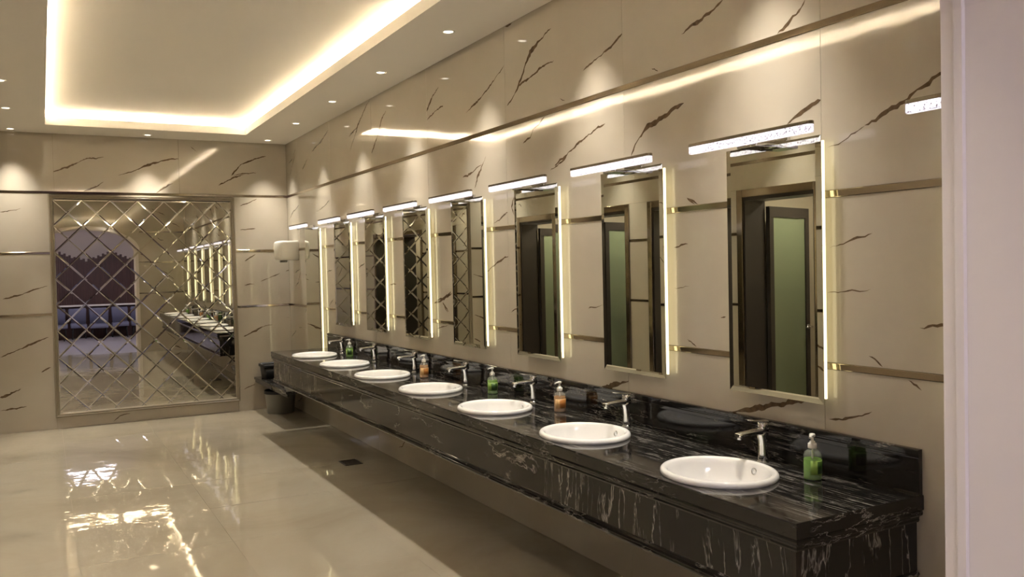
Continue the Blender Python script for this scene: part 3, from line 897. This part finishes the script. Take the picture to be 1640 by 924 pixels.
for n in range(-1, 18):
    for m in range(-10, 10):
        cx_ = IX0 + PX*(n+m+1)/2; cz_ = IZ1 - PZ*(n-m)/2
        cell = [(cx_-PX/2, cz_), (cx_, cz_-PZ/2), (cx_+PX/2, cz_), (cx_, cz_+PZ/2)]
        poly = clean(clip_poly(cell, (IX0, IX1, IZ0, IZ1)))
        if len(poly) < 3: continue
        outer = clean(inset_poly(poly, 0.0005)); 
        inner = inset_poly(poly, 0.0105)
        inner = clean(inner)
        if len(outer) < 3: continue
        ta, tb = 0.0055 + RD.uniform(-.0010, .0010), RD.uniform(-.0010, .0010)
        yy = lambda p, h: -0.0165 - h - ta*(p[0]-cx_) - tb*(p[1]-cz_)
        mb = MB()
        if len(inner) >= 3:
            no, ni = len(outer), len(inner)
            mb.add([(p[0]+OX, yy(p, .0007), p[1]) for p in inner], [list(range(ni))])
            if no == ni:
                k0 = min(range(no), key=lambda k: math.hypot(outer[k][0]-inner[0][0], outer[k][1]-inner[0][1]))
                oo = outer[k0:] + outer[:k0]
                mb.add([(p[0]+OX, yy(p, .0007), p[1]) for p in inner] + [(p[0]+OX, yy(p, .0002), p[1]) for p in oo], [(i, (i+1) % no, no+(i+1) % no, no+i) for i in range(no)])
            else:
                mb.add([(p[0]+OX, yy(p, .0002), p[1]) for p in outer], [list(range(no))])
                mb.v = mb.v
            oo = outer
        else:
            mb.add([(p[0]+OX, yy(p, .0015), p[1]) for p in outer], [list(range(len(outer)))])
        no = len(outer)
        mb.add([(p[0]+OX, yy(p, .0002), p[1]) for p in outer] + [(p[0]+OX, -0.0102, p[1]) for p in outer], [(i, (i+1) % no, no+(i+1) % no, no+i) for i in range(no)])
        mb.build('mirror_tile', M['dmirror'], dm, fixn=False)

# ------------------------------------------------------------------ doorways on the left wall
DL = ['nearest the entrance', 'second from the entrance', 'third from the entrance', 'nearest the end wall']
for i, (y0, y1) in enumerate(DOORS):
    dr = empty('door_%d' % (i+1), (XL, 0, 0), 'dark doorway with frosted glass door, %s, reflected in mirrors' % DL[i], 'door', None, 'structure')
    # metal casing on the stone
    def cas(a0, a1, z0, z1, nm):
        MB().box(0.0, 0.018, a0, a1, z0, z1).build(nm, M['trim'], dr, bevel=0.006)
    cas(y0-CAS, y0, 0, DTOP+CAS, 'casing_side'); cas(y1, y1+CAS, 0, DTOP+CAS, 'casing_side'); cas(y0, y1, DTOP, DTOP+CAS, 'casing_head')
    MB().box(-0.26, -0.001, y0, y0+0.02, 0, DTOP).build('jamb', M['dark'], dr)
    MB().box(-0.26, -0.001, y1-0.02, y1, 0, DTOP).build('jamb', M['dark'], dr)
    MB().box(-0.26, -0.001, y0+0.02, y1-0.02, DTOP-0.03, DTOP).build('door_head', M['dark'], dr)
    # leaf, hinged at the far jamb and swung into the stall
    W, H, T = 0.80, 2.20, 0.04
    leaf = MB()
    leaf.box(0, 0.075, -T/2, T/2, 0.01, H); leaf.box(W-0.075, W, -T/2, T/2, 0.01, H)
    leaf.box(0.075, W-0.075, -T/2, T/2, H-0.10, H); leaf.box(0.075, W-0.075, -T/2, T/2, 0.01, 0.14)
    lf = leaf.build('door_leaf', M['dark'], dr)
    g = MB().box(0.075, W-0.075, -0.006, 0.006, 0.14, H-0.10).build('glass_pane', M['frost'], lf)
    hb = MB()
    for s in (-1, 1):
        hb.tube((W-0.04, s*T/2, 1.0), (W-0.04, s*(T/2+0.045), 1.0), 0.009)
        hb.tube((W-0.04, s*(T/2+0.045), 1.0), (W-0.16, s*(T/2+0.045), 1.0), 0.009)
        hb.tube((W-0.04, s*T/2, 1.0), (W-0.04, s*(T/2+0.006), 1.0), 0.026, 0.024, 18)
    hb.build('handle', M['chrome'], lf)
    lf.location = (-0.27, y1-0.045, 0)
    ang = [16, 14, 17, 15][i]
    lf.rotation_euler = (0, 0, math.radians(180 - ang))
    # stall behind the doorway
    sx0, sx1 = XL-1.65, XL-0.26
    ya, yb = y0-0.16, y1+0.28
    st = MB()
    st.box(sx0-0.05, sx0, ya, yb, 0, 2.6); st.box(sx0, sx1, ya-0.05, ya, 0, 2.6); st.box(sx0, sx1, yb, yb+0.05, 0, 2.6)
    st.box(sx0, sx1, ya, yb, 2.6, 2.65); st.box(sx0, sx1, ya, yb, -0.05, 0.0)
    so = st.build('wall_stall_%d' % (i+1), M['stall'])
    tag(so, 'plain stall enclosure behind the dark doorway %s' % DL[i], 'wall', None, 'structure')
    lm = MB().lathe([(0.09, 2.598), (0.09, 2.585), (0.07, 2.58)], c=((sx0+sx1)/2+.2, (ya+yb)/2-.15, 0), n=24).build('stall_lamp', M['stalllamp'])
    tag(lm, 'round ceiling lamp inside the stall behind the doorway %s' % DL[i], 'lamp', 'stall lamps')

# ------------------------------------------------------------------ downlights
def make_down():
    root = empty('ceiling_downlight', (0,0,0))
    MB().lathe([(0.046, 0.0), (0.046, -0.003), (0.042, -0.005), (0.034, -0.004), (0.031, -0.001), (0.031, 0.0)], n=28).build('trim_ring', M['white'], root)
    MB().lathe([(0.031, -0.0012), (0.028, -0.0028), (0.001, -0.003)], n=24).build('lens', M['lens'], root)
    return root
dproto = make_down()
sl = bpy.data.lights.new('downlight_beam', 'SPOT')
sl.energy = SPOT_W; sl.color = (1.0, 0.94, 0.84); sl.spot_size = math.radians(70); sl.spot_blend = 1.0; sl.shadow_soft_size = 0.04
NTH = ['first', 'second', 'third', 'fourth', 'fifth', 'sixth', 'seventh', 'eighth']
dl = []
for k in range(7): dl.append((-0.28, 10.43 - 1.30*k, 'recessed downlight over the vanity, %s from the end wall' % NTH[k]))
for k in range(7): dl.append((-2.94, 10.50 - 1.275*k, 'recessed downlight by the doorway wall, %s from the end wall' % NTH[k]))
dl.append((-1.603, 10.47, 'recessed downlight centred above the diamond mirror'))
dl.append((-1.603, 1.48, 'recessed downlight centred above the entrance arch'))
s = bpy.data.objects.new('downlight_beam', sl); COL.objects.link(s); s.parent = dproto; s.location = (0, 0, -0.012)
first = True
for x, y, lab in dl:
    o = dproto if first else copy_tree(dproto); first = False
    o.location = (x, y, ZC)
    tag(o, lab, 'downlight', 'recessed ceiling downlights')

# ------------------------------------------------------------------ far corner: shelf, box, bin, dryer
sh = empty('low_shelf', (0,0,0), 'low black marble shelf in the far corner beyond the counter', 'shelf')
MB().box(-0.465, -0.002, 9.15, YB-0.003, 0.372, 0.402).build('shelf_slab', M['top'], sh, bevel=0.003)
MB().box(-0.452, -0.43, 9.15, YB-0.003, 0.338, 0.3715).build('front_lip', M['edge'], sh, bevel=0.003)
MB().box(-0.018, -0.002, 9.15, YB-0.003, 0.4025, 0.46).build('shelf_upstand', M['edge'], sh)
bx = empty('storage_tub', (-0.30, 10.47, 0.4025), 'black plastic tub standing on the low corner shelf', 'tub')
def rrect(hx, hy, r, z, n=5):
    pts = []
    for cx_, cy_, a0 in ((hx-r, hy-r, 0), (-hx+r, hy-r, 90), (-hx+r, -hy+r, 180), (hx-r, -hy+r, 270)):
        for k in range(n):
            a = math.radians(a0 + 90*k/(n-1)); pts.append((cx_+r*math.cos(a), cy_+r*math.sin(a), z))
    return pts
MB().loft([rrect(.105, .115, .02, 0.0), rrect(.120, .130, .025, 0.145), rrect(.117, .127, .025, 0.145), rrect(.102, .112, .02, 0.006)]).build('tub_body', M['black'], bx)
MB().loft([rrect(.131, .141, .028, 0.140), rrect(.134, .144, .03, 0.148), rrect(.134, .144, .03, 0.172), rrect(.122, .132, .026, 0.176), rrect(.119, .129, .025, 0.150)], cap1=False).build('rim', M['black'], bx)
bn = empty('waste_bin', (-0.245, 10.32, 0.0005), 'grey round waste bin with black liner under the corner shelf', 'bin')
MB().lathe([(0.150, 0.0), (0.155, 0.004), (0.182, 0.262), (0.186, 0.268), (0.181, 0.270), (0.176, 0.262), (0.150, 0.012), (0.01, 0.010)], n=36).build('bin_body', M['bin'], bn)
MB().lathe([(0.189, 0.235), (0.1875, 0.271), (0.184, 0.2745), (0.174, 0.270), (0.165, 0.20), (0.10, 0.14), (0.01, 0.13)], n=36, cap0=False).build('liner_bag', M['black'], bn)
dy = empty('hand_dryer', (0, 10.35, 1.80), 'white wall-mounted hand dryer near the far corner', 'hand dryer')
def dsec(z, x, hy, r):
    pts = [(-0.001, hy, z)]
    for k in range(6):
        a = math.radians(90 + 90*k/5); pts.append((x+r+r*math.cos(a), hy-r+r*math.sin(a), z))
    for k in range(6):
        a = math.radians(180 + 90*k/5); pts.append((x+r+r*math.cos(a), -hy+r+r*math.sin(a), z))
    pts.append((-0.001, -hy, z))
    return pts
MB().loft([dsec(0.012, -0.20, .11, .05), dsec(0.03, -0.235, .13, .06), dsec(0.06, -0.245, .135, .06), dsec(0.215, -0.245, .135, .06), dsec(0.235, -0.235, .13, .06), dsec(0.243, -0.215, .12, .05)]).build('cover', M['white'], dy)
MB().loft([oval((-0.15, 0, 0.013), (1,0,0), (0,1,0), .045, .06, 20), oval((-0.155, 0, -0.012), (1,0,0), (0,1,0), .042, .056, 20), oval((-0.155, 0, -0.012), (1,0,0), (0,1,0), .034, .048, 20), oval((-0.15, 0, 0.0), (1,0,0), (0,1,0), .03, .044, 20)]).build('air_outlet', M['bin'], dy)

gr = empty('floor_drain', (-0.385, 7.25, 0.0), 'small dark rectangular floor drain under the counter', 'drain')
MB().box(-0.075, 0.075, -0.10, 0.10, 0.0008, 0.002).build('drain_tray', M['black'], gr)
g = MB()
g.box(-0.078, -0.070, -0.103, 0.103, 0.001, 0.005); g.box(0.070, 0.078, -0.103, 0.103, 0.001, 0.005)
g.box(-0.07, 0.07, -0.103, -0.095, 0.001, 0.005); g.box(-0.07, 0.07, 0.095, 0.103, 0.001, 0.005)
g.build('drain_frame', M['dark'], gr)
for k in range(7):
    MB().box(-0.07, 0.07, -0.084+0.026*k, -0.072+0.026*k, 0.0021, 0.0045).build('grate_bar', M['dark'], gr)

# ------------------------------------------------------------------ lobby outside the arch (seen in the diamond mirror)
LX0, LX1, LY0, LY1, LZ = -4.6, 0.75, -4.8, YN-0.236, 3.1
tag(MB().box(LX0, LX1, LY0, LY1+0.004, -0.12, 0.0).build('floor_lobby', M['lobbyfloor']), 'pale lobby floor outside the arch', 'floor', None, 'structure')
tag(MB().box(LX0, LX1, LY0, LY1, LZ, LZ+0.1).build('ceiling_lobby', M['paint']), 'lobby ceiling outside the arch', 'ceiling', None, 'structure')
tag(MB().box(LX0, LX1, LY0-0.1, LY0, 0, LZ).build('wall_lobby_back', M['paint']), 'pale lilac lobby wall behind the slatted screen', 'wall', None, 'structure')
tag(MB().box(LX0-0.1, LX0, LY0, LY1, 0, LZ).build('wall_lobby_left', M['paint']), 'left side wall of the lobby', 'wall', None, 'structure')
tag(MB().box(LX1, LX1+0.1, LY0, LY1, 0, LZ).build('wall_lobby_right', M['paint']), 'right side wall of the lobby', 'wall', None, 'structure')
lp = empty('lobby_daylight_panel', (-1.8, -1.2, LZ), 'added lilac glow panel standing in for daylight in the lobby outside the arch', 'lamp')  # added panel: glows overhead in place of the lobby's lilac daylight
MB().box(-1.22, 1.22, -0.27, 0.27, -0.03, -0.001).build('panel_frame', M['white'], lp)
MB().box(-1.20, 1.20, -0.25, 0.25, -0.036, -0.0305).build('glow_face', M['lobbydaylight'], lp)
sc_ = empty('slatted_screen', (-1.6, -4.25, 0), 'dark red-brown slatted wooden screen with stepped top in the lobby', 'screen')
for k in range(44):
    x = -1.25 + 2.5*k/43
    hgt = 2.05 + 0.05*(k % 2) + (0.25 - abs(((k+4) % 22) - 11)*0.024)
    MB().box(x-0.0285, x+0.0285, -0.02, 0.02 + 0.012*(k % 3), 0.93, hgt).build('slat', M['wood'], sc_)
MB().box(-1.28, 1.28, -0.05, 0.09, 0.885, 0.928).build('white_rail', M['white'], sc_)
MB().box(-1.28, 1.28, -0.05, 0.0, 0.0, 0.884).build('base_board', M['wood'], sc_)
for k in range(5):
    ch = empty('lounge_chair', (-2.55+0.5*k, -3.88, 0), 'blue-grey lounge chair before the slatted screen, %s from the left' % NTH[k], 'chair', 'lobby lounge chairs')
    MB().loft([rrect(.20, .05, .03, 0.38), rrect(.22, .05, .03, 0.80), rrect(.20, .04, .03, 0.84)]).build('backrest', M['blue'], ch).location = (0, -0.18, 0)
    MB().loft([rrect(.215, .21, .04, 0.30), rrect(.22, .22, .04, 0.34), rrect(.22, .22, .04, 0.40), rrect(.20, .20, .04, 0.42)]).build('seat', M['blue'], ch)
    for a in (-1, 1):
        for b in (-1, 1):
            MB().tube((a*.18, b*.18, 0.0), (a*.16, b*.16, 0.31), 0.012, 0.016, 8).build('leg', M['black'], ch)
